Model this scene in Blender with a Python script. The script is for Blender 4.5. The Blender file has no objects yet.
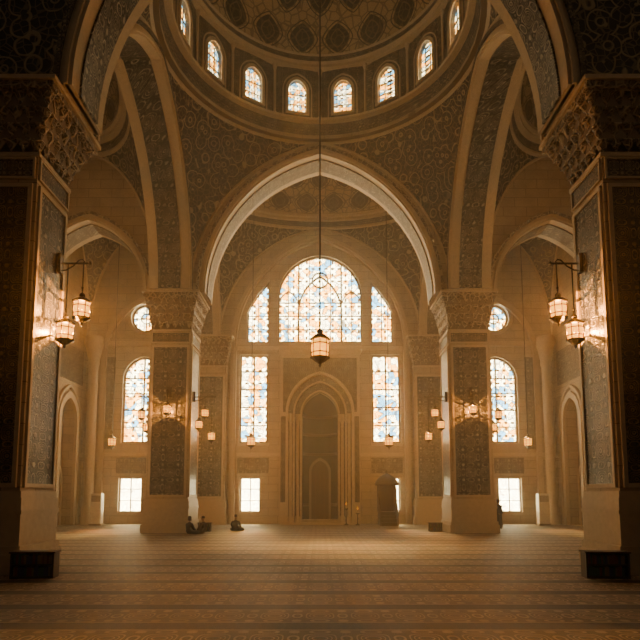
import bpy, bmesh, math, random
from mathutils import Vector, Matrix
from mathutils.geometry import tessellate_polygon
random.seed(3)
pi=math.pi
COL=bpy.context.scene.collection

# ------------------------------------------------------------ node helpers
class G:
    def __init__(s,nt): s.nt=nt
    def put(s,node,i,v):
        if isinstance(v,bpy.types.NodeSocket): s.nt.links.new(v,node.inputs[i])
        else: node.inputs[i].default_value=v
    def m(s,op,a,b=0.0,c=None):
        n=s.nt.nodes.new('ShaderNodeMath'); n.operation=op
        s.put(n,0,a); s.put(n,1,b)
        if c is not None: s.put(n,2,c)
        return n.outputs[0]
    def mix(s,f,a,b,blend='MIX'):
        n=s.nt.nodes.new('ShaderNodeMix'); n.data_type='RGBA'; n.blend_type=blend
        s.put(n,0,f)
        for i,v in ((6,a),(7,b)):
            if isinstance(v,tuple) and len(v)==3: v=(*v,1)
            s.put(n,i,v)
        return n.outputs[2]
    def step(s,v,lo,hi,a=0.0,b=1.0):
        n=s.nt.nodes.new('ShaderNodeMapRange'); n.interpolation_type='SMOOTHSTEP'
        s.put(n,0,v); s.put(n,1,lo); s.put(n,2,hi); s.put(n,3,a); s.put(n,4,b)
        return n.outputs[0]
    def noise(s,vec,scale,detail=3.0):
        n=s.nt.nodes.new('ShaderNodeTexNoise'); s.put(n,'Vector',vec)
        n.inputs['Scale'].default_value=scale; n.inputs['Detail'].default_value=detail
        return n.outputs[0]
    def vor(s,vec,scale,feature='F1',out=0):
        n=s.nt.nodes.new('ShaderNodeTexVoronoi'); n.feature=feature
        s.put(n,'Vector',vec); n.inputs['Scale'].default_value=scale
        return n.outputs[out]
    def co(s):
        t=s.nt.nodes.new('ShaderNodeTexCoord'); return t.outputs['Object']
    def uv(s):
        t=s.nt.nodes.new('ShaderNodeTexCoord'); return t.outputs['UV']
    def sep(s,v):
        n=s.nt.nodes.new('ShaderNodeSeparateXYZ'); s.nt.links.new(v,n.inputs[0]); return n.outputs[0],n.outputs[1],n.outputs[2]
    def comb(s,x,y,z=0.0):
        n=s.nt.nodes.new('ShaderNodeCombineXYZ'); s.put(n,0,x); s.put(n,1,y); s.put(n,2,z); return n.outputs[0]
    def bump(s,h,strength,dist=0.05):
        n=s.nt.nodes.new('ShaderNodeBump'); n.inputs['Strength'].default_value=strength
        n.inputs['Distance'].default_value=dist; s.put(n,'Height',h); return n.outputs[0]
def newmat(name,rough=0.7,metal=0.0):
    m=bpy.data.materials.new(name); m.use_nodes=True
    nt=m.node_tree; bs=nt.nodes['Principled BSDF']
    bs.inputs['Roughness'].default_value=rough; bs.inputs['Metallic'].default_value=metal
    return m,G(nt),bs
def setc(g,bs,c,normal=None):
    if isinstance(c,tuple): c=(*c[:3],1)
    g.put(bs,'Base Color',c)
    if normal is not None: g.put(bs,'Normal',normal)
def plain(name,c,rough=0.6,metal=0.0,var=0.15):
    m,g,bs=newmat(name,rough,metal)
    n=g.noise(g.co(),6.0)
    d=tuple(x*(1-var*1.5) for x in c); l=tuple(min(1,x*(1+var)) for x in c)
    setc(g,bs,g.mix(n,d,l)); return m
def star(g,x,z,period):
    k=2*pi/period
    a=g.m('MULTIPLY',x,k); b=g.m('MULTIPLY',z,k)
    s1=g.m('ADD',g.m('COSINE',a),g.m('COSINE',b))
    s2=g.m('ADD',g.m('COSINE',g.m('ADD',a,b)),g.m('COSINE',g.m('SUBTRACT',a,b)))
    return g.m('ADD',s1,s2)
def stone(name,c1,c2,mortar,bw=1.3,rh=0.55):
    m,g,bs=newmat(name,0.55)
    co=g.co(); x,y,z=g.sep(co)
    h=g.m('ADD',x,y)
    b=g.nt.nodes.new('ShaderNodeTexBrick')
    g.put(b,'Vector',g.comb(h,z)); b.inputs['Color1'].default_value=(*c1,1); b.inputs['Color2'].default_value=(*c2,1)
    b.inputs['Mortar'].default_value=(*mortar,1); b.inputs['Scale'].default_value=1
    b.inputs['Mortar Size'].default_value=0.014; b.inputs['Brick Width'].default_value=bw; b.inputs['Row Height'].default_value=rh
    n=g.noise(co,1.3,6.0)
    col=g.mix(g.step(n,0.3,0.75,0.0,0.45),b.outputs[0],(c1[0]*.5,c1[1]*.45,c1[2]*.4))
    setc(g,bs,col,g.bump(g.m('SUBTRACT',n,g.m('MULTIPLY',b.outputs[1],0.6)),0.3,0.05)); return m
def ornate(name,dark,light,period=0.6,fine=2.6,rough=0.45,metal=0.0,lw=0.10,bump=0.5,fl=.6):
    m,g,bs=newmat(name,rough,metal)
    co=g.co(); x,y,z=g.sep(co); h=g.m('ADD',x,y)
    f=star(g,h,z,period)
    p=g.m('PINGPONG',g.m('MULTIPLY',f,0.8),0.5)
    l1=g.step(p,lw,lw+0.09,1.0,0.0)
    f2=star(g,h,z,period/fine)
    p2=g.m('PINGPONG',g.m('MULTIPLY',f2,0.6),0.5)
    l2=g.step(p2,lw,lw+0.12,fl,0.0)
    msk=g.m('MAXIMUM',l1,l2)
    n=g.noise(co,3.0,5.0)
    lt=g.mix(g.step(n,.3,.7),tuple(v*.3 for v in light),light)
    setc(g,bs,g.mix(msk,dark,lt),g.bump(msk,bump,0.04)); return m
def floral(name,dark,light,scale=1.1,rough=0.5):
    m,g,bs=newmat(name,rough)
    co=g.co()
    w=g.noise(co,0.9*scale,2.0)
    d=g.vor(co,scale)
    rings=g.m('PINGPONG',g.m('MULTIPLY',g.m('ADD',d,g.m('MULTIPLY',w,0.35)),2.8),0.5)
    l1=g.step(rings,0.06,0.14,1.0,0.0)
    e=g.vor(co,scale*2.6,'DISTANCE_TO_EDGE')
    l2=g.step(e,0.03,0.07,0.45,0.0)
    msk=g.m('MAXIMUM',l1,l2)
    setc(g,bs,g.mix(msk,dark,light),g.bump(msk,0.6,0.05)); return m
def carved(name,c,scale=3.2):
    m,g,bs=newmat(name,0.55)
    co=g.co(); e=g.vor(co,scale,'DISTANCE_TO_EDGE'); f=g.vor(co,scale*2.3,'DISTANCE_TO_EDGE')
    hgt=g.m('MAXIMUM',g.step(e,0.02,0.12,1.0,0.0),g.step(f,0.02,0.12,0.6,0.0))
    setc(g,bs,g.mix(hgt,tuple(v*.3 for v in c),c),g.bump(hgt,1.0,0.08)); return m  # hollows between ridges painted darker, recess shade put into the colour
def addtrans(nt,g,emcol,strength,tcol):
    out=nt.nodes.new('ShaderNodeOutputMaterial'); em=nt.nodes.new('ShaderNodeEmission'); tr=nt.nodes.new('ShaderNodeBsdfTransparent'); ad=nt.nodes.new('ShaderNodeAddShader')
    g.put(em,0,emcol); em.inputs[1].default_value=strength; g.put(tr,0,tcol)
    nt.links.new(em.outputs[0],ad.inputs[0]); nt.links.new(tr.outputs[0],ad.inputs[1]); nt.links.new(ad.outputs[0],out.inputs[0])
def glass(name,strength,period=0.55,cw=0.10,cool=0.5,amber=.5):
    m=bpy.data.materials.new(name); m.use_nodes=True; nt=m.node_tree; nt.nodes.clear(); g=G(nt)
    co=g.co(); x,y,z=g.sep(co); h=g.m('ADD',x,y)
    f=star(g,h,z,period)
    p=g.m('PINGPONG',g.m('MULTIPLY',f,0.55),0.5)
    lead=g.step(p,cw,cw+0.06,1.0,0.0)
    e=g.vor(g.comb(h,z),1.0/period*2.4,'DISTANCE_TO_EDGE')
    lead=g.m('MAXIMUM',lead,g.step(e,0.02,0.06,.8,0.0))
    vc=g.vor(g.comb(h,z),1.0/period*2.4,'F1',1)
    r,gg,b=g.sep(vc)
    c=g.mix(g.m('MULTIPLY',g.step(r,0.58,0.66),amber*2),(1.0,0.87,0.52),(1.0,0.45,0.05))
    c=g.mix(g.m('MULTIPLY',g.step(gg,0.76,0.82),cool*2),c,(0.14,0.36,0.46))
    c=g.mix(lead,c,(0.04,0.02,0.006))
    addtrans(nt,g,c,strength,g.mix(.25,c,(0,0,0)))
    return m
def lampmat(name,c,s):
    m=bpy.data.materials.new(name); m.use_nodes=True; nt=m.node_tree; nt.nodes.clear(); g=G(nt)
    n=g.noise(g.co(),7.0)
    addtrans(nt,g,g.mix(n,(c[0],c[1]*0.75,c[2]*0.6),c),s,(.34,.20,.06,1)); return m

STONE=stone('limestone_blocks',(.48,.365,.23),(.42,.315,.20),(.20,.14,.085))
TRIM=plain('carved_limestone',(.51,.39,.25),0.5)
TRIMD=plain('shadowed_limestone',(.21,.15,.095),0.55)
CARVE=carved('deep_carved_limestone',(.45,.34,.215))
ORN_SILVER=ornate('silver_arabesque',(.008,.010,.011),(.40,.35,.27),0.8,2.4,0.3,0.0,.08,.5,.45)
ORN_GOLD=ornate('gilded_arabesque',(.005,.005,.005),(.32,.20,.07),0.6,2.4,0.3,0.2,.09,.5,.5)
ORN_BAND=ornate('inscription_band',(.016,.012,.009),(.38,.29,.18),0.42,2.0,0.45)
ORN_LT=ornate('pale_carved_panel',(.09,.065,.042),(.42,.32,.20),0.8,2.5,0.5)
FLORAL=floral('floral_arabesque',(.011,.008,.006),(.34,.255,.15),1.5)
IRON=plain('aged_bronze',(.03,.02,.010),0.4,0.6)
WOOD=plain('dark_walnut',(.045,.024,.012),0.45)
WOOD2=plain('carved_walnut',(.085,.045,.022),0.45)
GLASS=glass('stained_glass',13.0,0.95)
GLASS_ADDED=glass('aisle_stained_glass',4.0,0.95)  # glowing panes for the added side windows
GLASSD=glass('drum_stained_glass',5.5,0.5,0.10,.5,.8)
GLASSW=glass('clear_leaded_glass',20.0,0.45,0.04,0.1,.1)
LAMP=lampmat('lantern_glass',(1.0,0.42,0.02),2.6)
WHITE=plain('painted_metal',(.75,.68,.58),0.4)

# ------------------------------------------------------------ mesh builder
def arch(cx,zs,a,r,n=22):
    pts=[]
    if r<=a*1.0001:
        for i in range(2*n+1):
            t=pi-pi*i/(2*n); pts.append((cx+a*math.cos(t),zs+r*math.sin(t)))
        return pts
    c=(r*r-a*a)/(2*a); R=a+c; tt=pi-math.acos(c/R)
    for i in range(n+1):
        t=pi+(tt-pi)*i/n; pts.append((cx+c+R*math.cos(t),zs+R*math.sin(t)))
    pts+= [(2*cx-x,z) for x,z in reversed(pts[:-1])]
    return pts
def archwin(cx,z0,zs,a,r,n=14): return [(cx-a,z0)]+arch(cx,zs,a,r,n)+[(cx+a,z0)]
def rect(x0,x1,z0,z1): return [(x0,z0),(x0,z1),(x1,z1),(x1,z0)]
XZ=lambda u,w,v:(u,w,v)
YZ=lambda u,w,v:(w,u,v)
def circ(cx,cz,r,n=32): return [(cx+r*math.cos(2*pi*i/n),cz+r*math.sin(2*pi*i/n)) for i in range(n)]
class B:
    def __init__(s): s.v=[];s.f=[];s.mi=[];s.sm=[];s.mats=[];s.uv={}
    def mid(s,m):
        if m not in s.mats: s.mats.append(m)
        return s.mats.index(m)
    def add(s,vs,fs,m,smooth=False,mp=None,uvs=None):
        o=len(s.v); s.v+= [tuple(mp(*v)) if mp else tuple(v) for v in vs]
        k=s.mid(m)
        for i,f in enumerate(fs):
            if uvs: s.uv[len(s.f)]=uvs[i]
            s.f.append(tuple(o+j for j in f)); s.mi.append(k); s.sm.append(smooth)
    def box(s,x0,x1,y0,y1,z0,z1,m,mp=None):
        vs=[(x,y,z) for x in(x0,x1) for y in(y0,y1) for z in(z0,z1)]
        s.add(vs,[(0,1,3,2),(4,6,7,5),(0,4,5,1),(2,3,7,6),(0,2,6,4),(1,5,7,3)],m,False,mp)
    def plate(s,outer,holes,w0,w1,m,mp=XZ):
        loops=[outer]+list(holes); flat=[p for l in loops for p in l]
        tris=tessellate_polygon([[Vector((p[0],p[1],0)) for p in l] for l in loops])
        n=len(flat); vs=[mp(p[0],w0,p[1]) for p in flat]+[mp(p[0],w1,p[1]) for p in flat]
        fs=[tuple(t) for t in tris]+[tuple(i+n for i in t) for t in tris]
        o=0
        for l in loops:
            k=len(l)
            for i in range(k):
                j=(i+1)%k; fs.append((o+i,o+j,o+j+n,o+i+n))
            o+=k
        s.add(vs,fs,m)
    def archring(s,cx,zs,ai,ri,ao,ro,w0,w1,m,mp=XZ,z0=None,n=26):
        i=arch(cx,zs,ai,ri,n); o=arch(cx,zs,ao,ro,n)
        if z0 is not None:
            i=[(cx-ai,z0)]+i+[(cx+ai,z0)]; o=[(cx-ao,z0)]+o+[(cx+ao,z0)]
        k=len(i); vs=[];fs=[]
        for a,b in zip(i,o):
            vs+=[mp(a[0],w0,a[1]),mp(a[0],w1,a[1]),mp(b[0],w1,b[1]),mp(b[0],w0,b[1])]
        for j in range(k-1):
            for q in range(4):
                r=(q+1)%4; fs.append((4*j+q,4*j+4+q,4*j+4+r,4*j+r))
        fs+=[(0,1,2,3),(4*k-4,4*k-1,4*k-2,4*k-3)]
        s.add(vs,fs,m)
    def lathe(s,prof,n,m,c=(0,0,0),sx=1,sy=1,smooth=True,ph=0,a0=0,a1=2*pi,uv=False):
        full=abs(a1-a0-2*pi)<1e-6; k=n if full else n+1; vs=[];fs=[];uvs=[]
        for j,(r,z) in enumerate(prof):
            for i in range(k):
                t=a0+ph+(a1-a0)*i/n; vs.append((c[0]+sx*r*math.cos(t),c[1]+sy*r*math.sin(t),c[2]+z))
        L=len(prof)-1
        for j in range(L):
            for i in range(n):
                i2=(i+1)%k if full else i+1
                fs.append((j*k+i,j*k+i2,(j+1)*k+i2,(j+1)*k+i))
                uvs.append(((i/n,j/L),((i+1)/n,j/L),((i+1)/n,(j+1)/L),(i/n,(j+1)/L)))
        s.add(vs,fs,m,smooth,None,uvs if uv else None)
    def tube(s,pts,r,m,n=6):
        P=[Vector(p) for p in pts]; vs=[];fs=[]
        for i,p in enumerate(P):
            d=(P[min(i+1,len(P)-1)]-P[max(i-1,0)]).normalized()
            u=d.orthogonal().normalized() if i==0 else (u-d*u.dot(d)).normalized()
            w=d.cross(u)
            for k in range(n):
                t=2*pi*k/n; vs.append(tuple(p+u*r*math.cos(t)+w*r*math.sin(t)))
        for i in range(len(P)-1):
            for k in range(n): fs.append((i*n+k,i*n+(k+1)%n,(i+1)*n+(k+1)%n,(i+1)*n+k))
        fs+=[tuple(range(n)),tuple(range((len(P)-1)*n,len(P)*n))]
        s.add(vs,fs,m,True)
    def obj(s,name,loc=(0,0,0),rz=0,parent=None):
        me=bpy.data.meshes.new(name); me.from_pydata(s.v,[],s.f)
        for m in s.mats: me.materials.append(m)
        me.polygons.foreach_set('material_index',s.mi); me.polygons.foreach_set('use_smooth',s.sm)
        if s.uv:
            ul=me.uv_layers.new(name='UVMap')
            for pi_,uvl in s.uv.items():
                for li,u in zip(me.polygons[pi_].loop_indices,uvl): ul.data[li].uv=u
        me.update()
        o=bpy.data.objects.new(name,me); COL.objects.link(o); o.location=loc; o.rotation_euler[2]=rz
        if parent: o.parent=parent
        return o

# ------------------------------------------------------------ layout numbers
CY=23.4; CC=8.13; S=7.25; SP=13.1; YB=31.5; YF=15.5; BW=40.0; XW=16.7

# ------------------------------------------------------------ floor
def carpet():
    m,g,bs=newmat('prayer_carpet',0.9)
    co=g.co(); x,y,z=g.sep(co)
    P=1.5
    fy=g.m('FRACT',g.m('DIVIDE',y,P))
    f=star(g,x,y,0.75)
    l=g.step(g.m('PINGPONG',g.m('MULTIPLY',f,0.7),0.5),0.10,0.2,1.0,0.0)
    f2=star(g,x,y,0.25)
    l2=g.step(g.m('PINGPONG',g.m('MULTIPLY',f2,0.5),0.5),0.12,0.24,0.6,0.0)
    base=g.mix(l2,(.13,.092,.062),(.24,.175,.12))
    base=g.mix(l,base,(.42,.315,.21))
    e=g.m('ABSOLUTE',g.m('SUBTRACT',fy,0.5))
    band=g.step(e,0.34,0.36)
    bl=g.step(g.m('PINGPONG',g.m('MULTIPLY',star(g,x,y,0.375),0.7),0.5),0.05,0.12,1.0,0.0)
    bandc=g.mix(bl,(.022,.016,.012),(.09,.062,.042))
    c=g.mix(band,base,bandc)
    edge=g.step(g.m('ABSOLUTE',g.m('SUBTRACT',e,0.33)),0.010,0.022,.8,0.0)
    c=g.mix(edge,c,(.42,.32,.21))
    n=g.noise(co,1.2,6.0); c=g.mix(g.step(n,0.35,0.75,0.0,0.5),c,(.07,.047,.031))
    setc(g,bs,c,g.bump(g.noise(co,50.0,2.0),0.3,0.01))
    bs.inputs['Roughness'].default_value=0.65
    return m
b=B(); b.box(-XW-1,XW+1,-4,BW+1.4,-0.3,0,carpet()); b.obj('floor')

# ------------------------------------------------------------ piers
def panel_face(b,axis,side,u0,u1,wall,z0,z1,panel,w=0.2):
    d=side
    def bx(a0,a1,c0,c1,h0,h1,m):
        lo,hi=sorted((wall+d*a0,wall+d*a1))
        if axis=='x': b.box(lo,hi,c0,c1,h0,h1,m)
        else: b.box(c0,c1,lo,hi,h0,h1,m)
    bx(0,0.03,u0+w,u1-w,z0+w,z1-w,panel)
    for (c0,c1,h0,h1) in ((u0+w*.45,u0+w,z0+w*.45,z1-w*.45),(u1-w,u1-w*.45,z0+w*.45,z1-w*.45),
                          (u0+w,u1-w,z0+w*.45,z0+w),(u0+w,u1-w,z1-w,z1-w*.45)):
        bx(0,0.07,c0,c1,h0,h1,TRIM)
def capital(b,x0,x1,y0,y1,z0,z1,fl):
    T=4; b.box(x0-.06,x1+.06,y0-.06,y1+.06,z0-.12,z0,TRIM)
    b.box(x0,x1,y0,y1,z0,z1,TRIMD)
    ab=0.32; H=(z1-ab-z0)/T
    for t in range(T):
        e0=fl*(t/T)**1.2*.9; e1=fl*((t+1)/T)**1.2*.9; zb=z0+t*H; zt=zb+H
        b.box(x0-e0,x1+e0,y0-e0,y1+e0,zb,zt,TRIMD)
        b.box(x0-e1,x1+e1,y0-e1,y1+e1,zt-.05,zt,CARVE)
        for side in range(4):
            if side<2: ua,ub=x0-e1,x1+e1
            else: ua,ub=y0-e1,y1+e1
            n=max(4,int(round((ub-ua)/0.36)))
            for i in range(n):
                a=ua+(ub-ua)*i/n; c=ua+(ub-ua)*(i+1)/n; mid=(a+c)/2
                K=5; vs=[(mid,e0,zb)]
                for k in range(K):
                    q=k/(K-1); vs.append((a+(c-a)*q,e0+(e1-e0)*(0.05+1.05*math.sin(pi*q)),zt-.05))
                fs=[(0,k+1,k+2) for k in range(K-1)]
                if side==0: mp=lambda u,e,z:(u,y0-e,z)
                elif side==1: mp=lambda u,e,z:(u,y1+e,z)
                elif side==2: mp=lambda u,e,z:(x0-e,u,z)
                else: mp=lambda u,e,z:(x1+e,u,z)
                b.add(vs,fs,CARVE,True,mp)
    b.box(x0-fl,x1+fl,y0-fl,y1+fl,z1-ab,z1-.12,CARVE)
    b.box(x0-fl-.08,x1+fl+.08,y0-fl-.08,y1+fl+.08,z1-.12,z1,TRIM)
def base(b,x0,x1,y0,y1,zt):
    for e,a,c in ((.20,0,.24),(.15,.24,.34),(.09,.34,.72),(.13,.72,.77),(.10,.77,.92),(.06,.92,1.0)):
        b.box(x0-e,x1+e,y0-e,y1+e,a*zt,c*zt,TRIM)
def pier(x0,x1,y0,y1,fl,zc,front,sidep,zb=1.8):
    b=B(); base(b,x0,x1,y0,y1,zb); b.box(x0,x1,y0,y1,zb,zc,STONE)
    zn=zc-.8
    for (ax,sd,u0,u1,w,p) in (('y',-1,x0,x1,y0,front),('y',1,x0,x1,y1,front),('x',-1,y0,y1,x0,sidep),('x',1,y0,y1,x1,sidep)):
        panel_face(b,ax,sd,u0,u1,w,zb,zn,p)
        panel_face(b,ax,sd,u0,u1,w,zn,zc-.1,ORN_BAND,.1)
    capital(b,x0,x1,y0,y1,zc,SP,fl)
    return b.obj('stone_pier')
for s in(-1,1):
    a,c=sorted((s*7.03,s*9.23)); pier(a,c,30.4,32.6,.38,11.0,ORN_SILVER,ORN_SILVER)
    a,c=sorted((s*7.7,s*10.2)); pier(a,c,14.7,16.55,.60,11.3,ORN_GOLD,ORN_SILVER,2.1)

# ------------------------------------------------------------ crossing arches
def big_arch(name,cu,half,w,mp,a,r,top=22.0,wt=.88,panels=None,pm=None):
    b=B()
    A=arch(cu,SP,a+.45,r+.45,30)
    out=[(cu-half,SP),(cu-half,top),(cu+half,top),(cu+half,SP)]+list(reversed(A))
    b.plate(out,[],w-wt,w+wt,pm or STONE,mp)
    b.archring(cu,SP,a,r,a+.5,r+.5,w-wt-.2,w+wt+.2,TRIM,mp,n=34)
    b.archring(cu,SP,a+.1,r+.1,a+.2,r+.2,w-wt-.28,w+wt+.28,TRIM,mp,n=34)
    b.archring(cu,SP,a+.35,r+.35,a+.5,r+.5,w-wt-.28,w+wt+.28,ORN_BAND if panels else CARVE,mp,n=34)
    b.archring(cu,SP,a-.06,r-.06,a+.02,r+.02,w-.6,w+.6,ORN_SILVER if panels else ORN_LT,mp,n=34)
    return b.obj(name)
big_arch('crossing_arch',0,9.0,YB,XZ,6.35,8.1)
big_arch('crossing_arch',0,10.2,YF,XZ,6.75,8.0,panels=True,pm=FLORAL)
big_arch('crossing_arch',CY,8.0,-CC,YZ,6.35,8.1,panels=True)
big_arch('crossing_arch',CY,8.0,CC,YZ,6.35,8.1,panels=True)
for s in(-1,1):
    big_arch('aisle_arch',s*12.95,3.7,YB,XZ,3.2,4.2)
    big_arch('aisle_arch',36.1,3.85,s*CC,YZ,3.0,4.0)
    big_arch('aisle_arch',s*13.3,3.35,YF,XZ,2.9,4.2)

# ------------------------------------------------------------ pendentives / domes
def pendentives(b,cx,cy,sx,sy,zs,rise,m):
    half=arch(0,zs,1.0*7.25,rise,18)[:19]
    K=16
    for qx in(-1,1):
        for qy in(-1,1):
            vs=[];fs=[]
            for (ax,z) in half:
                x=abs(ax)/7.25; rho=math.sqrt(1+x*x); t0=math.atan2(x,1); t1=math.atan2(1,x)
                for k in range(K+1):
                    t=t0+(t1-t0)*k/K
                    vs.append((cx+qx*sx*rho*math.cos(t),cy+qy*sy*rho*math.sin(t),z))
            for j in range(len(half)-1):
                for k in range(K):
                    fs.append((j*(K+1)+k,j*(K+1)+k+1,(j+1)*(K+1)+k+1,(j+1)*(K+1)+k))
            b.add(vs,fs,m,True)
            for e in (0,K):
                b.tube([vs[j*(K+1)+e] for j in range(len(half))],.09,TRIM,6)
def domemat(name,nu,nv,cream,dark):
    m,g,bs=newmat(name,0.55)
    u,v,_=g.sep(g.uv())
    V=g.m('MULTIPLY',v,nv); row=g.m('FLOOR',V)
    U=g.m('ADD',g.m('MULTIPLY',u,nu),g.m('MULTIPLY',row,0.5))
    fu=g.m('MULTIPLY',g.m('ABSOLUTE',g.m('SUBTRACT',g.m('FRACT',U),0.5)),2.0)
    fv=g.m('SUBTRACT',g.m('FRACT',V),0.5)
    fv=g.m('MULTIPLY',fv,2.0)
    d=g.m('ADD',g.m('POWER',fu,1.25),g.m('POWER',g.m('ABSOLUTE',fv),1.6))
    msk=g.step(d,0.60,0.66,1.0,0.0)
    ring=g.step(g.m('ABSOLUTE',g.m('SUBTRACT',d,0.82)),0.02,0.06,1.0,0.0)
    inner=g.step(g.m('ABSOLUTE',g.m('SUBTRACT',d,0.30)),0.02,0.05,.6,0.0)
    co=g.co(); e=g.vor(co,2.2,'DISTANCE_TO_EDGE'); lines=g.step(e,0.04,0.1,1.0,0.0)
    gold=tuple(x*.6 for x in cream)
    dk=g.mix(g.m('MULTIPLY',lines,.3),dark,gold); dk=g.mix(inner,dk,gold)
    lt=g.mix(g.m('MULTIPLY',lines,.7),cream,tuple(x*.25 for x in cream))
    c=g.mix(msk,lt,dk); c=g.mix(ring,c,dark)
    setc(g,bs,c,g.bump(msk,0.4,0.08)); return m
DOME=domemat('painted_dome',20,5,(.46,.33,.17),(.014,.010,.007))
DOME2=domemat('painted_aisle_dome',20,4,(.44,.33,.20),(.09,.065,.04))

def ribdome(b,c,sx,sy,R,z,H,m,n=64):
    prof=[(R*math.cos(t),H*math.sin(t)) for t in [pi/2*i/18 for i in range(19)]]
    b.lathe(prof,n,m,(c[0],c[1],z),sx,sy,True,uv=True)
# central
b=B()
pendentives(b,0,CY,S,S,SP,8.9,FLORAL)
b.lathe([(7.3,21.85),(7.15,21.95),(7.15,22.15),(6.95,22.25)],64,TRIM,(0,CY,0),smooth=False)
b.lathe([(6.95,22.25),(6.75,22.8)],64,ORN_BAND,(0,CY,0),smooth=False)
b.lathe([(6.75,22.8),(6.45,22.85),(6.40,22.95),(6.55,23.02)],64,TRIM,(0,CY,0),smooth=False)
ap=6.5; hw=ap*math.tan(pi/16)
for i in range(16):
    th=2*pi*(i+.5)/16
    def mp(u,w,v,th=th):
        r=ap+w; return (r*math.sin(th)+u*math.cos(th),CY+r*math.cos(th)-u*math.sin(th),v)
    win=archwin(0,23.25,24.55,.5,.62)
    b.plate(rect(-hw-.03,hw+.03,22.9,26.2),[win],0,.45,ORN_BAND,mp)
    b.archring(0,24.55,.5,.62,.66,.80,-.07,.02,TRIM,mp,z0=23.25,n=10)
    b.archring(0,24.55,.78,.94,.84,1.02,-.05,.02,TRIM,mp,z0=23.05,n=10)
    b.box(-.66,.66,-.1,.02,23.13,23.25,TRIM,mp)
    b.plate(archwin(0,23.25,24.55,.5,.62),[],.22,.24,GLASSD,mp)
    for q in(-.17,.17): b.box(q-.015,q+.015,.15,.2,23.25,25.0,IRON,mp)
    for q in(23.8,24.4): b.box(-.5,.5,.15,.2,q-.015,q+.015,IRON,mp)
    th2=2*pi*i/16; r=6.55
    b.lathe([(.12,0),(.12,.1),(.07,.15),(.07,2.6),(.13,2.8),(.13,2.95)],8,TRIM,(r*math.sin(th2),CY+r*math.cos(th2),22.95))
b.lathe([(6.6,25.85),(6.35,25.95),(6.35,26.1),(6.2,26.18)],64,TRIM,(0,CY,0),smooth=False)
b.lathe([(6.2,26.18),(6.3,26.55)],64,ORN_BAND,(0,CY,0),smooth=False)
b.lathe([(6.3,26.55),(6.2,26.62),(6.45,26.7)],64,TRIM,(0,CY,0),smooth=False)
ribdome(b,(0,CY),1,1,6.45,26.6,6.8,DOME,96)
b.obj('central_dome')
def bay(name,cx,cy,sx,sy,rise=8.1,dh=3.6):
    b=B(); pendentives(b,cx,cy,sx,sy,SP,rise,FLORAL)
    z=SP+rise; fx=sx/7.25; fy=sy/7.25
    b.lathe([(7.3,z-.1),(7.1,z),(7.1,z+.12)],56,TRIM,(cx,cy,0),fx,fy,False)
    b.lathe([(7.1,z+.12),(6.9,z+.45)],56,ORN_BAND,(cx,cy,0),fx,fy,False)
    b.lathe([(6.9,z+.45),(6.5,z+.5),(6.5,z+.62),(6.3,z+.7),(6.3,z+.9),(6.5,z+1.0)],56,TRIM,(cx,cy,0),fx,fy,False)
    ribdome(b,(cx,cy),fx,fy,6.5,z+.95,dh,DOME2,64)
    b.obj(name)
bay('apse_dome',0,36.25,7.25,3.75,8.3,4.2)
for s in(-1,1):
    bay('aisle_dome',s*12.9,CY,3.8,7.25)
    bay('aisle_dome',s*12.9,36.25,3.8,3.75)

# ------------------------------------------------------------ back wall
def mz(x,off):
    a,r=5.9,7.6; c=(r*r-a*a)/(2*a); R=a+c; return 12.7+math.sqrt(max(0,R*R-(abs(x)+c)**2))-off
def flank(s,ins=0):
    xs=[3.67+ins+(1.58-2*ins)*i/8 for i in range(9)]
    return [(s*(3.67+ins),12.9+ins)]+[(s*x,mz(x,.75)-ins) for x in xs]+[(s*(5.25-ins),12.9+ins)]
holes=[archwin(0,12.9,16.2,3.05,3.2),archwin(0,0.3,7.6,1.25,1.6)]
for s in(-1,1):
    holes.append(flank(s))
    a,c=sorted((s*3.7,s*5.72)); holes.append(rect(a,c,5.64,12.0))
    a,c=sorted((s*4.2,s*5.6)); holes.append(rect(a,c,.8,3.2))
    holes.append(archwin(s*12.6,5.64,10.2,1.45,1.65)); holes.append(circ(s*12.6,14.7,1.0))
    a,c=sorted((s*12.5,s*14.1)); holes.append(rect(a,c,.8,3.2))
b=B(); b.plate(rect(-17.5,17.5,0,23),holes,BW,BW+.8,STONE)
b.archring(0,12.7,5.95,7.65,6.35,8.1,BW-.35,BW,TRIM,z0=0)
b.archring(0,12.7,6.08,7.8,6.2,7.95,BW-.45,BW,TRIM,z0=0)
for s in(-1,1):
    for (x0,x1,z0,z1) in ((2.8,5.9,12.3,12.6),(2.8,5.9,4.7,4.95),(8.7,16.7,4.7,4.95),(8.7,16.7,12.6,12.95)):
        a,c=sorted((s*x0,s*x1)); b.box(a,c,BW-.15,BW,z0,z1,TRIM)
    for (x0,x1,z0,z1) in ((3.6,5.8,3.5,4.6),(10.9,14.3,3.5,4.6),(9.0,10.6,5.2,11.8),(14.6,15.2,5.2,11.8)):
        a,c=sorted((s*x0,s*x1)); b.box(a,c,BW-.05,BW,z0,z1,ORN_LT)
    b.archring(s*12.6,11.9,2.6,3.9,2.95,4.35,BW-.25,BW,TRIM,z0=0)
b.obj('wall_back')
for s in(-1,1):
    b=B(); a,c=sorted((s*6.55,s*8.65)); base(b,a,c,39.1,39.78,1.7); b.box(a,c,39.1,39.98,1.7,11.0,STONE)
    panel_face(b,'y',-1,a,c,39.1,1.7,10.4,ORN_SILVER); capital(b,a,c,39.1,39.55,11.0,SP,.4); b.obj('stone_pilaster')
    b=B(); b.lathe([(.5,0),(.5,.5),(.42,.6),(.42,1.2),(.32,1.4),(.32,11.0),(.4,11.1),(.36,11.3),(.55,12.3),(.6,12.35),(.6,SP)],20,TRIM,(s*15.9,39.35,0)); b.obj('engaged_column')

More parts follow.
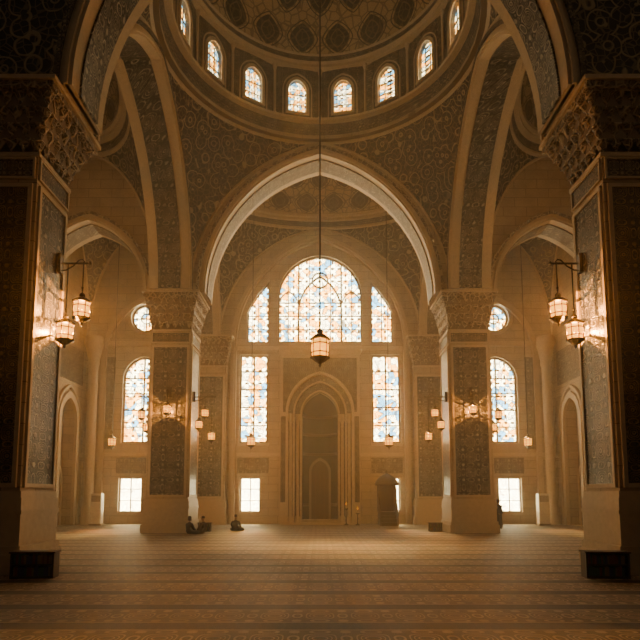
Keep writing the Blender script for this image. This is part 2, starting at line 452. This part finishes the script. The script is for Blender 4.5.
def window(outline,inner,y,gm,bars,mp=XZ):
    b=B()
    b.plate(outline,[inner],y-.08,y+.08,TRIMD,mp)
    b.plate(outline,[],y+.1,y+.12,gm,mp)
    for (u0,u1,z0,z1) in bars: b.box(u0,u1,y-.05,y+.06,z0,z1,TRIMD,mp)
    return b
def inside(cx,zs,a,r,x):
    x=abs(x-cx); c=(r*r-a*a)/(2*a); R=a+c; return zs+math.sqrt(max(0,R*R-(x+c)**2))
bars=[]
for x in(-1.55,1.55): bars.append((x-.06,x+.06,12.9,inside(0,16.2,3.05,3.2,x)))
for x in(-2.3,-.78,0,.78,2.3): bars.append((x-.03,x+.03,12.9,inside(0,16.2,3.05,3.2,x)))
for z in(13.9,14.9,15.9): bars.append((-3.0,3.0,z-.035,z+.035))
b=window(archwin(0,12.9,16.2,3.05,3.2),archwin(0,13.02,16.2,2.93,3.05),BW+.3,GLASS,bars)
b.archring(0,15.2,1.5,2.6,1.62,2.75,BW+.24,BW+.36,TRIMD,z0=12.9,n=14)
b.plate(circ(0,17.6,.62),[circ(0,17.6,.52)],BW+.24,BW+.36,TRIMD)
for s in(-1,1): b.archring(s*2.3,15.6,.7,1.1,.77,1.2,BW+.24,BW+.36,TRIMD,z0=12.9,n=8)
b.obj('window_1')
k=2
for s in(-1,1):
    b=window(flank(s),flank(s,.1),BW+.3,GLASS,[(s*4.46-.03,s*4.46+.03,12.9,mz(4.46,.75))]+[(min(s*3.67,s*5.25),max(s*3.67,s*5.25),z-.03,z+.03) for z in(13.9,14.9)]); b.obj('window_%d'%k); k+=1
    a,c=sorted((s*3.7,s*5.72)); m_=(a+c)/2
    b=window(rect(a,c,5.64,12.0),rect(a+.12,c-.12,5.76,11.88),BW+.3,GLASS,[(m_-.05,m_+.05,5.64,12)]+[(a,c,z-.04,z+.04) for z in(6.9,8.2,9.5,10.8)])
    b.box(a-.1,c+.1,BW-.2,BW,5.45,5.62,TRIM); b.obj('window_%d'%k); k+=1
    a,c=sorted((s*4.2,s*5.6)); m_=(a+c)/2
    b=window(rect(a,c,.8,3.2),rect(a+.08,c-.08,.88,3.12),BW+.3,GLASSW,[(m_-.03,m_+.03,.8,3.2)]+[(a,c,z-.025,z+.025) for z in(1.6,2.4)]); b.obj('window_%d'%k); k+=1
    cx=s*12.6
    b=window(archwin(cx,5.64,10.2,1.45,1.65),archwin(cx,5.76,10.2,1.33,1.52),BW+.3,GLASS,[(cx-.05,cx+.05,5.64,11.8)]+[(cx-1.4,cx+1.4,z-.04,z+.04) for z in(6.8,8.0,9.2,10.3)]); b.obj('window_%d'%k); k+=1
    b=window(circ(cx,14.7,1.0),circ(cx,14.7,.88),BW+.3,GLASS,[(cx-.03,cx+.03,13.7,15.7),(cx-1,cx+1,14.67,14.73)])
    b.plate(circ(cx,14.7,1.25),[circ(cx,14.7,1.0)],BW-.12,BW,TRIM); b.plate(circ(cx,14.7,.4),[circ(cx,14.7,.33)],BW+.24,BW+.36,TRIMD); b.obj('window_%d'%k); k+=1
    a,c=sorted((s*12.5,s*14.1)); m_=(a+c)/2
    b=window(rect(a,c,.8,3.2),rect(a+.08,c-.08,.88,3.12),BW+.3,GLASSW,[(m_-.03,m_+.03,.8,3.2)]+[(a,c,z-.025,z+.025) for z in(1.6,2.4)]); b.obj('window_%d'%k); k+=1

# ------------------------------------------------------------ mihrab
b=B()
b.plate([(-2.75,0),(-2.75,12.1),(2.75,12.1),(2.75,0)]+[(2.2,0)]+list(reversed(arch(0,7.6,2.2,2.75,18)))+[(-2.2,0)],[],39.0,BW,TRIM)
b.box(-2.95,2.95,38.85,BW,12.1,12.35,TRIM); b.box(-2.85,2.85,38.93,39.0,11.75,12.1,TRIM)
b.plate([(-2.55,7.7),(-2.55,11.5),(2.55,11.5),(2.55,7.7)]+list(reversed(arch(0,7.7,2.38,2.85,18))),[],38.95,39.0,ORN_BAND)
b.archring(0,7.6,2.2,2.75,2.36,2.92,38.86,39.02,TRIM,z0=0)
b.archring(0,7.6,1.75,2.2,2.22,2.78,39.3,BW,ORN_LT,z0=0)
b.archring(0,7.6,1.75,2.2,1.87,2.32,39.2,39.35,TRIM,z0=0)
b.archring(0,7.6,1.27,1.62,1.78,2.25,39.6,BW,ORN_BAND,z0=0)
b.archring(0,7.6,1.27,1.62,1.38,1.74,39.5,39.65,TRIM,z0=0)
for s in(-1,1):
    for (x,y) in((2.02,39.15),(1.55,39.45)):
        b.lathe([(.16,0),(.16,.5),(.1,.6),(.1,6.9),(.17,7.2),(.17,7.6)],12,TRIM,(s*x,y,0))
    b.box(min(s*2.35,s*2.7),max(s*2.35,s*2.7),38.96,39,1.5,7.4,ORN_BAND)
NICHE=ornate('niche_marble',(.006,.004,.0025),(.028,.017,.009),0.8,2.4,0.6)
pr=[(1.27,z) for z in(0,1,1.1,4.8,4.9,7.6)]+[(1.27*math.cos(t),7.6+1.6*math.sin(t)) for t in [pi/2*i/10 for i in range(1,11)]]
b.lathe(pr,24,NICHE,(0,BW,0),1,1.05,True,0,0,pi)
for z in(1.2,4.8,6.2,7.5): b.lathe([(1.25,z),(1.17,z+.04),(1.17,z+.16),(1.25,z+.2)],24,WOOD2,(0,BW,0),1,1.05,False,0,0,pi)
b.archring(0,3.6,.62,.85,.78,1.05,BW+.75,BW+1.1,TRIMD,z0=0,n=12)
b.plate(archwin(0,0,3.6,.62,.85),[],BW+1.0,BW+1.05,WOOD)
for x in(-.3,0,.3): b.box(x-.02,x+.02,BW+.96,BW+1.0,.1,3.9,WOOD2)
b.box(-2.2,2.2,38.7,39.6,0,.12,TRIM)
b.obj('mihrab')

# ------------------------------------------------------------ side walls with doorway
k=1; wn=20
for s,nm in((-1,'wall_left'),(1,'wall_right')):
    b=B(); x=s*XW; w0,w1=sorted((x,x+s*.8))
    holes=[archwin(37.3,0.02,6.9,1.15,1.5)]+[archwin(cy_,4.5,11,1.6,2.2) for cy_ in (19,23.4,27.8)]  # doorway, plus openings for the added side windows
    b.plate(rect(-4,BW,0,23),holes,w0,w1,STONE,YZ)
    i0,i1=sorted((x,x-s*.2))
    b.archring(37.3,6.9,1.15,1.5,1.5,1.95,i0,i1,TRIM,YZ,z0=0)
    b.archring(37.3,6.9,1.7,2.2,1.85,2.4,i0,i1,TRIM,YZ,z0=0)
    for (z0,z1) in((4.6,4.85),(12.6,12.95)):
        for (y0,y1) in((-4,35.2),(39.4,40)): b.box(i0,i1,y0,y1,z0,z1,TRIM)
    j0,j1=sorted((x,x-s*.05)); b.box(j0,j1,35.2,39.4,9.6,12.0,ORN_LT)
    b.box(*sorted((x,x-s*.5)),30.6,32.4,0,SP,STONE)
    b.obj(nm)
    for cy_ in(19,23.4,27.8):  # out-of-view glowing windows, added to light the aisles and floor
        w=s*(XW+.3)
        bb=B(); o=archwin(cy_,4.5,11,1.6,2.2); inn=archwin(cy_,4.62,11,1.48,2.05)
        bb.plate(o,[inn],w-.08,w+.08,TRIMD,YZ); bb.plate(o,[],w+s*.1,w+s*.12,GLASS_ADDED,YZ)
        bb.box(w-.05,w+.06,cy_-.05,cy_+.05,4.5,13.1,TRIMD)
        for z in(6,7.5,9,10.5): bb.box(w-.05,w+.06,cy_-1.55,cy_+1.55,z-.04,z+.04,TRIMD)
        bb.obj('window_%d'%wn); wn+=1
    bb=B(); w=s*(XW+.75)
    bb.box(*sorted((w,w+s*.08)),36.1,38.5,0,8.5,TRIMD)
    bb.plate(archwin(37.3,0.02,3.0,.8,1.0),[],*sorted((w-s*.1,w)),WOOD,YZ)
    bb.archring(37.3,3.0,.8,1.0,1.0,1.25,*sorted((w-s*.2,w)),TRIM,YZ,z0=0,n=12)
    for u in(36.6,37.4):
        for z in(.3,1.7): bb.box(*sorted((w-s*.14,w-s*.1)),u,u+.6,z,z+1.1,WOOD2)
    bb.obj('door_%d'%k); k+=1
b=B()
def ell(cx,cy,a,c_,n=48): return [(cx+a*math.cos(2*pi*i/n),cy+c_*math.sin(2*pi*i/n)) for i in range(n)]
XY=lambda u,w,v:(u,v,w)
hs=[ell(0,CY,6.9,6.9),ell(0,36.25,6.6,3.45)]
for s in(-1,1): hs+=[ell(s*12.9,CY,3.5,6.6),ell(s*12.9,36.25,3.5,3.45)]
b.plate([(-17.5,14),(-17.5,40.8),(17.5,40.8),(17.5,14)],hs,22.0,22.2,STONE,XY)
b.obj('ceiling')

# ------------------------------------------------------------ lanterns
def bulb(loc,e,r,parent):
    l=bpy.data.lights.new('bulb','POINT'); l.energy=e*2.4; l.color=(1,.62,.34); l.shadow_soft_size=0.0
    o=bpy.data.objects.new('bulb',l); COL.objects.link(o); o.location=loc; o.parent=parent
def lantern_geo(b,H,R,c,chain=0,chainr=.015):
    n=8; x,y,z=c
    pr=[(.02,0),(.1,-.01),(.1,-.03),(.05,-.05),(.07,-.09),(.22,-.12),(.30,-.15),(.34,-.19),(.30,-.21),(.55,-.25),(.92,-.32),(1.05,-.335),(1.05,-.36),(.88,-.375)]
    b.lathe([(r*R,q*H) for r,q in pr],n,IRON,c,smooth=False)
    b.lathe([(.84*R,-.375*H),(.86*R,-.55*H),(.80*R,-.76*H)],n,LAMP,c,smooth=False)
    pb=[(.84,-.755),(1.0,-.765),(1.0,-.79),(.75,-.82),(.5,-.87),(.2,-.9),(.12,-.93),(.16,-.955),(.03,-1.0)]
    b.lathe([(r*R,q*H) for r,q in pb],n,IRON,c,smooth=False)
    for i in range(n):
        t=2*pi*i/n; u,v=math.cos(t),math.sin(t)
        b.tube([(x+.9*R*u,y+.9*R*v,z-.36*H),(x+.92*R*u,y+.92*R*v,z-.55*H),(x+.87*R*u,y+.87*R*v,z-.78*H)],.055*R,IRON,4)
    b.lathe([(.90*R,-.45*H),(.94*R,-.455*H),(.94*R,-.47*H),(.90*R,-.475*H)],n,IRON,c,smooth=False)
    b.lathe([(.88*R,-.65*H),(.92*R,-.655*H),(.92*R,-.67*H),(.88*R,-.675*H)],n,IRON,c,smooth=False)
    b.lathe([(.06*R,.0),(.13*R,.02*H),(.13*R,.05*H),(.06*R,.07*H)],8,IRON,c)
    if chain: b.tube([(x,y,z),(x,y,z+chain)],chainr,IRON,6)
def hang(x,y,zb,H,R,ztop,cr=.015,e=110):
    b=B(); lantern_geo(b,H,R,(0,0,0),ztop-(zb+H),cr)
    b.lathe([(.02,-.25),(.12,-.2),(.14,0)],10,IRON,(0,0,ztop-zb-H))
    o=b.obj('hanging_lantern',(x,y,zb+H)); bulb((0,0,-.57*H),e,.12*R,o)
hang(0,CY,7.3,1.85,.42,33.3,.035,450)
for s in(-1,1):
    hang(s*4.35,35.8,4.85,1.15,.3,24.9,.02)
    hang(s*13.2,36.0,4.85,1.1,.28,25.5,.02)
def bracket(xw,y,dirx,diry,arm,zarm,drops,H,R,cr=.014,e=50):
    b=B(); P=lambda t,z:(xw+dirx*t,y+diry*t,z)
    b.box(xw-.06-.04*abs(diry),xw+.06+.04*abs(diry),y-.06-.04*abs(dirx),y+.06+.04*abs(dirx),zarm-.28,zarm+.28,IRON)
    b.tube([P(0,zarm),P(arm+.08,zarm)],.03,IRON)
    b.tube([P(0,zarm-.22),P(arm*.25,zarm-.20),P(arm*.5,zarm-.08),P(arm*.6,zarm)],.022,IRON)
    b.tube([P(arm*.6,zarm),P(arm*.72,zarm+.1),P(arm*.85,zarm+.12),P(arm*.93,zarm+.05),P(arm*.85,zarm)],.02,IRON)
    b.lathe([(0,-.06),(.05,0),(0,.08)],8,IRON,P(arm+.1,zarm))
    for t,zb in drops: lantern_geo(b,H,R,P(t,zb+H),zarm-zb-H,cr)
    o=b.obj('bracket_lantern')
    for t,zb in drops: bulb(P(t,zb+.43*H),e,.12*R,o)
for s in(-1,1):
    bracket(s*7.63,16.1,-s,0,.78,8.75,[(.70,6.85),(.25,6.2)],1.12,.27,.02,620)
    bracket(s*CC,30.33,0,-1,.42,7.5,[(.36,6.1)],.95,.23,e=320)
    bracket(s*6.96,31.2,-s,0,1.05,7.4,[(.60,6.1),(.28,5.45),(.98,4.8)],.9,.22,e=160)
    bracket(s*9.3,31.2,s,0,.65,7.4,[(.55,6.0),(.25,5.3)],.9,.22,e=160)

# ------------------------------------------------------------ furniture
cols=[plain('book_cloth_%d'%i,c,0.6) for i,c in enumerate(((.16,.04,.03),(.04,.09,.06),(.20,.13,.05),(.05,.05,.10)))]
def bookshelf(x0,x1,y0,y1,h,rz=0):
    b=B(); W=x1-x0; D=y1-y0; cx=(x0+x1)/2; cy_=(y0+y1)/2
    b.box(-W/2,W/2,-D/2,D/2,0,.06,WOOD); b.box(-W/2,-W/2+.04,-D/2,D/2,.06,h,WOOD); b.box(W/2-.04,W/2,-D/2,D/2,.06,h,WOOD)
    b.box(-W/2,W/2,D/2-.03,D/2,.06,h,WOOD); b.box(-W/2-.03,W/2+.03,-D/2-.03,D/2+.03,h,h+.04,WOOD2)
    b.box(-W/2+.04,W/2-.04,-D/2,D/2-.03,h*.52,h*.52+.03,WOOD)
    for z0 in(.06,h*.52+.03):
        x=-W/2+.06
        while x<W/2-.12:
            t=random.uniform(.03,.06); hh=h*.40*random.uniform(.75,.98)
            b.box(x,x+t,-D/2+.04,D/2-.08,z0,z0+hh,random.choice(cols)); x+=t+.006
    b.obj('bookshelf',(cx,cy_,0),rz)
for s in(-1,1):
    bookshelf(s*6.95-.5,s*6.95+.5,13.95,14.35,.6,-s*.12)
    bookshelf(s*6.35-.35,s*6.35+.35,31.6,31.95,.45,0)
b=B()
for i in range(4): b.box(-.5,.5,-1.0+.25*i,.6,.22*i,.22*(i+1),WOOD)
for s in(-1,1):
    b.add([(s*.52,-1.05,0),(s*.52,-1.05,.9),(s*.52,-.1,1.9),(s*.52,.6,1.9),(s*.52,.6,0),(s*.60,-1.05,0),(s*.60,-1.05,.9),(s*.60,-.1,1.9),(s*.60,.6,1.9),(s*.60,.6,0)],
      [(0,1,2,3,4),(5,6,7,8,9),(0,1,6,5),(1,2,7,6),(2,3,8,7),(3,4,9,8)],WOOD2)
    for y in(-.1,.55): b.tube([(s*.54,y,.9),(s*.54,y,2.6)],.06,WOOD2,8)
b.archring(0,2.2,.42,.55,.62,.9,-.16,-.04,WOOD2,z0=1.0,n=10)
b.box(-.62,.62,.5,.62,.9,2.7,WOOD)
b.lathe([(.78,2.62),(.82,2.68),(.80,2.78),(.72,2.95),(.55,3.15),(.3,3.32),(.1,3.42),(.04,3.5),(.06,3.56),(0,3.66)],16,WOOD,(0,.22,0))
b.obj('minbar_pulpit',(4.5,38.3,0))
def candle(x,y,h):
    b=B(); b.lathe([(.0,0),(.17,0),(.17,.04),(.05,.1),(.03,.2),(.03,h*.5),(.06,h*.53),(.03,h*.57),(.03,h-.1),(.14,h-.03),(.14,h)],14,IRON)
    b.lathe([(.05,h),(.05,h+.22),(0,h+.22)],10,TRIM); b.lathe([(0,h+.22),(.045,h+.28),(.02,h+.38),(0,h+.44)],8,LAMP)
    b.obj('candle_stand',(x,y,0))
candle(1.75,38.35,1.1); candle(2.5,38.2,.8)
for s in(-1,1):
    b=B(); b.box(-.35,.35,-.25,.25,.12,2.1,WHITE); b.box(-.4,.4,-.3,.3,0,.12,TRIMD); b.box(-.28,.28,-.28,-.25,1.55,1.95,TRIMD)
    for i in range(6): b.box(-.26,.26,-.29,-.25,1.58+.06*i,1.60+.06*i,WHITE)
    b.box(-.30,.30,-.27,-.25,.25,1.45,WHITE); b.obj('air_conditioner',(s*14.75,38.0,0))

# ------------------------------------------------------------ people
SKIN=plain('skin',(.32,.18,.11),0.5); HAIR=plain('dark_hair',(.015,.012,.01),0.6)
def skinobj(name,chains,mat,parent,sub=2):
    vs=[];es=[];rad=[];roots=[]
    idx={}
    for ch in chains:
        prev=None
        for (p,r) in ch:
            key=tuple(round(q,4) for q in p)
            if key in idx: i=idx[key]
            else:
                i=len(vs); vs.append(p); rad.append(r); idx[key]=i
                if prev is None: roots.append(i)
            if prev is not None: es.append((prev,i))
            prev=i
    me=bpy.data.meshes.new(name); me.from_pydata(vs,es,[]); me.materials.append(mat)
    o=bpy.data.objects.new(name,me); COL.objects.link(o); o.parent=parent
    sk=o.modifiers.new('Skin','SKIN'); sk.use_smooth_shade=True
    if not me.skin_vertices:
        return o
    d=me.skin_vertices[0].data
    for i,r in enumerate(rad):
        d[i].radius=(r,r) if not isinstance(r,tuple) else r; d[i].use_root=(i in roots)
    su=o.modifiers.new('Sub','SUBSURF'); su.levels=sub; su.render_levels=sub
    return o
def head(parent,c,cover=None,tilt=0):
    b=B(); x,y,z=c
    prof=[(.0,-.12),(.035,-.118),(.055,-.09),(.068,-.04),(.076,.02),(.075,.06),(.06,.10),(.03,.12),(0,.125)]
    b.lathe(prof,20,SKIN,c,1,1.18)
    b.add([(x-.014,y-.08,z-.03),(x+.014,y-.08,z-.03),(x,y-.112,z-.03),(x,y-.084,z+.02),(x,y-.085,z-.04)],[(0,2,3),(1,3,2),(0,4,2),(1,2,4)],SKIN,True)
    for s in(-1,1):
        b.lathe([(0,-.008),(.010,0),(0,.008)],8,WHITE,(x+s*.028,y-.082,z+.005)); b.lathe([(0,-.005),(.005,0),(0,.005)],6,HAIR,(x+s*.028,y-.091,z+.005))
        b.lathe([(0,-.03),(.018,-.015),(.02,.015),(0,.03)],8,SKIN,(x+s*.078,y,z),.5,1)
        b.box(x+s*.028-.016,x+s*.028+.016,y-.09,y-.082,z+.022,z+.028,HAIR)
    b.box(x-.022,x+.022,y-.083,y-.076,z-.062,z-.055,TRIMD)
    if cover: b.lathe([(.085,-.10),(.088,.0),(.085,.06),(.068,.115),(.03,.14),(0,.145)],18,cover,(x,y+.018,z),1,1.15)
    else: b.lathe([(.078,.0),(.082,.05),(.068,.108),(.03,.132),(0,.137)],18,HAIR,(x,y+.014,z),1,1.15)
    b.obj('head',parent=parent)
def hand(parent,w,dr,up,nm):
    w=Vector(w); d=Vector(dr).normalized(); u=Vector(up).normalized(); sd=d.cross(u)
    ch=[[(tuple(w),.022),(tuple(w+d*.05),.030),(tuple(w+d*.08),.028)]]
    for i,(o,l) in enumerate(((-.028,.060),(-.010,.072),(.010,.068),(.027,.052))):
        q=w+d*.075+sd*o; ch.append([(tuple(q),.010),(tuple(q+d*l*.5-u*.006),.009),(tuple(q+d*l*.85-u*.022),.008)])
    q=w+d*.03-sd*.028; ch.append([(tuple(q),.011),(tuple(q-sd*.03+d*.025),.010),(tuple(q-sd*.035+d*.055-u*.01),.008)])
    skinobj(nm,ch,SKIN,parent,1)
def seated(x,y,rz,cloth,cover=None):
    e=bpy.data.objects.new('seated_person',None); COL.objects.link(e); e.location=(x,y,0); e.rotation_euler[2]=rz
    pel=(0,0,.15)
    ch=[[(pel,.17),((0,-.01,.30),.145),((0,-.02,.46),.165),((0,-.02,.56),.11),((0,-.03,.64),.055)]]
    for s in(-1,1):
        ch.append([(pel,.17),((s*.16,-.10,.13),.125),((s*.36,-.32,.11),.10),((s*.12,-.46,.075),.07),((-s*.08,-.46,.06),.055)])
        ch.append([((0,-.02,.46),.165),((s*.18,-.02,.50),.085),((s*.25,-.07,.31),.065),((s*.20,-.27,.22),.045)])
    skinobj('body',ch,cloth,e,2)
    for s in(-1,1): hand(e,(s*.20,-.28,.215),(-s*.1,-1,-.25),(0,0,1),'hand_%s'%('l' if s<0 else 'r'))
    b=B(); b.lathe([(.042,.0),(.040,.1)],12,SKIN,(0,-.03,.62)); b.obj('neck',parent=e)
    head(e,(0,-.045,.80),cover)
    return e
def standing(x,y,rz,cloth,cover):
    e=bpy.data.objects.new('standing_person',None); COL.objects.link(e); e.location=(x,y,0); e.rotation_euler[2]=rz
    pel=(0,0,.92)
    ch=[[(pel,.155),((0,0,1.1),.14),((0,0,1.3),.165),((0,0,1.41),.10),((0,0,1.48),.055)]]
    for s in(-1,1):
        ch.append([(pel,.155),((s*.09,0,.80),.115),((s*.11,-.01,.48),.085),((s*.11,.01,.12),.065)])
        ch.append([((0,0,1.3),.165),((s*.18,0,1.34),.075),((s*.23,.02,1.06),.058),((s*.17,-.16,.90),.042)])
    skinobj('body',ch,cloth,e,2)
    b=B(); b.lathe([(.24,.06),(.22,.4),(.19,.8),(.17,1.0)],24,cloth,(0,0,0),1,.75); b.obj('robe_skirt',parent=e)
    for s in(-1,1):
        hand(e,(s*.17,-.17,.89),(-s*.4,-.9,-.3),(0,0,1),'hand_%s'%('l' if s<0 else 'r'))
        b=B(); b.lathe([(0,0),(.045,0),(.05,.03),(.035,.07),(.02,.09),(0,.09)],12,HAIR,(s*.1,-.05,0),1,2.4); b.obj('shoe_%s'%('l' if s<0 else 'r'),parent=e)
    b=B(); b.lathe([(.042,0),(.04,.1)],12,SKIN,(0,0,1.45)); b.obj('neck',parent=e)
    head(e,(0,-.015,1.62),cover)
DK1=plain('charcoal_cloth',(.014,.012,.014),.8); DK2=plain('navy_cloth',(.012,.017,.03),.8); DK3=plain('brown_cloth',(.03,.02,.012),.8)
seated(-4.66,31.8,pi*.95,DK1)
seated(-6.65,29.3,pi*.8,DK2,DK1); seated(-6.0,29.7,-pi*.6,DK3)
standing(10.75,34.6,.4,DK2,DK1)

# ------------------------------------------------------------ air haze (real scattering dust)
m=bpy.data.materials.new('dusty_air'); m.use_nodes=True; nt=m.node_tree; nt.nodes.clear()
out=nt.nodes.new('ShaderNodeOutputMaterial'); sc=nt.nodes.new('ShaderNodeVolumeScatter')
sc.inputs['Color'].default_value=(1,.89,.68,1); sc.inputs['Density'].default_value=.0085; sc.inputs['Anisotropy'].default_value=.4
nt.links.new(sc.outputs[0],out.inputs['Volume'])
b=B(); b.box(-16.65,16.65,12,39.98,0.01,27,m); b.obj('dusty_air')

# ------------------------------------------------------------ lights
w=bpy.data.worlds.new('World'); bpy.context.scene.world=w; w.use_nodes=True
bg=w.node_tree.nodes['Background']; bg.inputs[0].default_value=(1,.82,.60,1); bg.inputs[1].default_value=.035
l=bpy.data.lights.new('sun','SUN'); l.energy=38.0; l.color=(1,.84,.54); l.angle=math.radians(10)
o=bpy.data.objects.new('sun',l); COL.objects.link(o)
d=Vector((.06,-math.cos(math.radians(42)),-math.sin(math.radians(42))))
o.rotation_euler=d.to_track_quat('-Z','Y').to_euler(); o.location=(0,80,50)

cam=bpy.data.cameras.new('camera'); cam.lens=570/640*36; cam.sensor_width=36; cam.shift_y=115/640
co=bpy.data.objects.new('camera',cam); COL.objects.link(co); co.location=(0,0,2.0); co.rotation_euler=(math.radians(96),0,0)
bpy.context.scene.camera=co
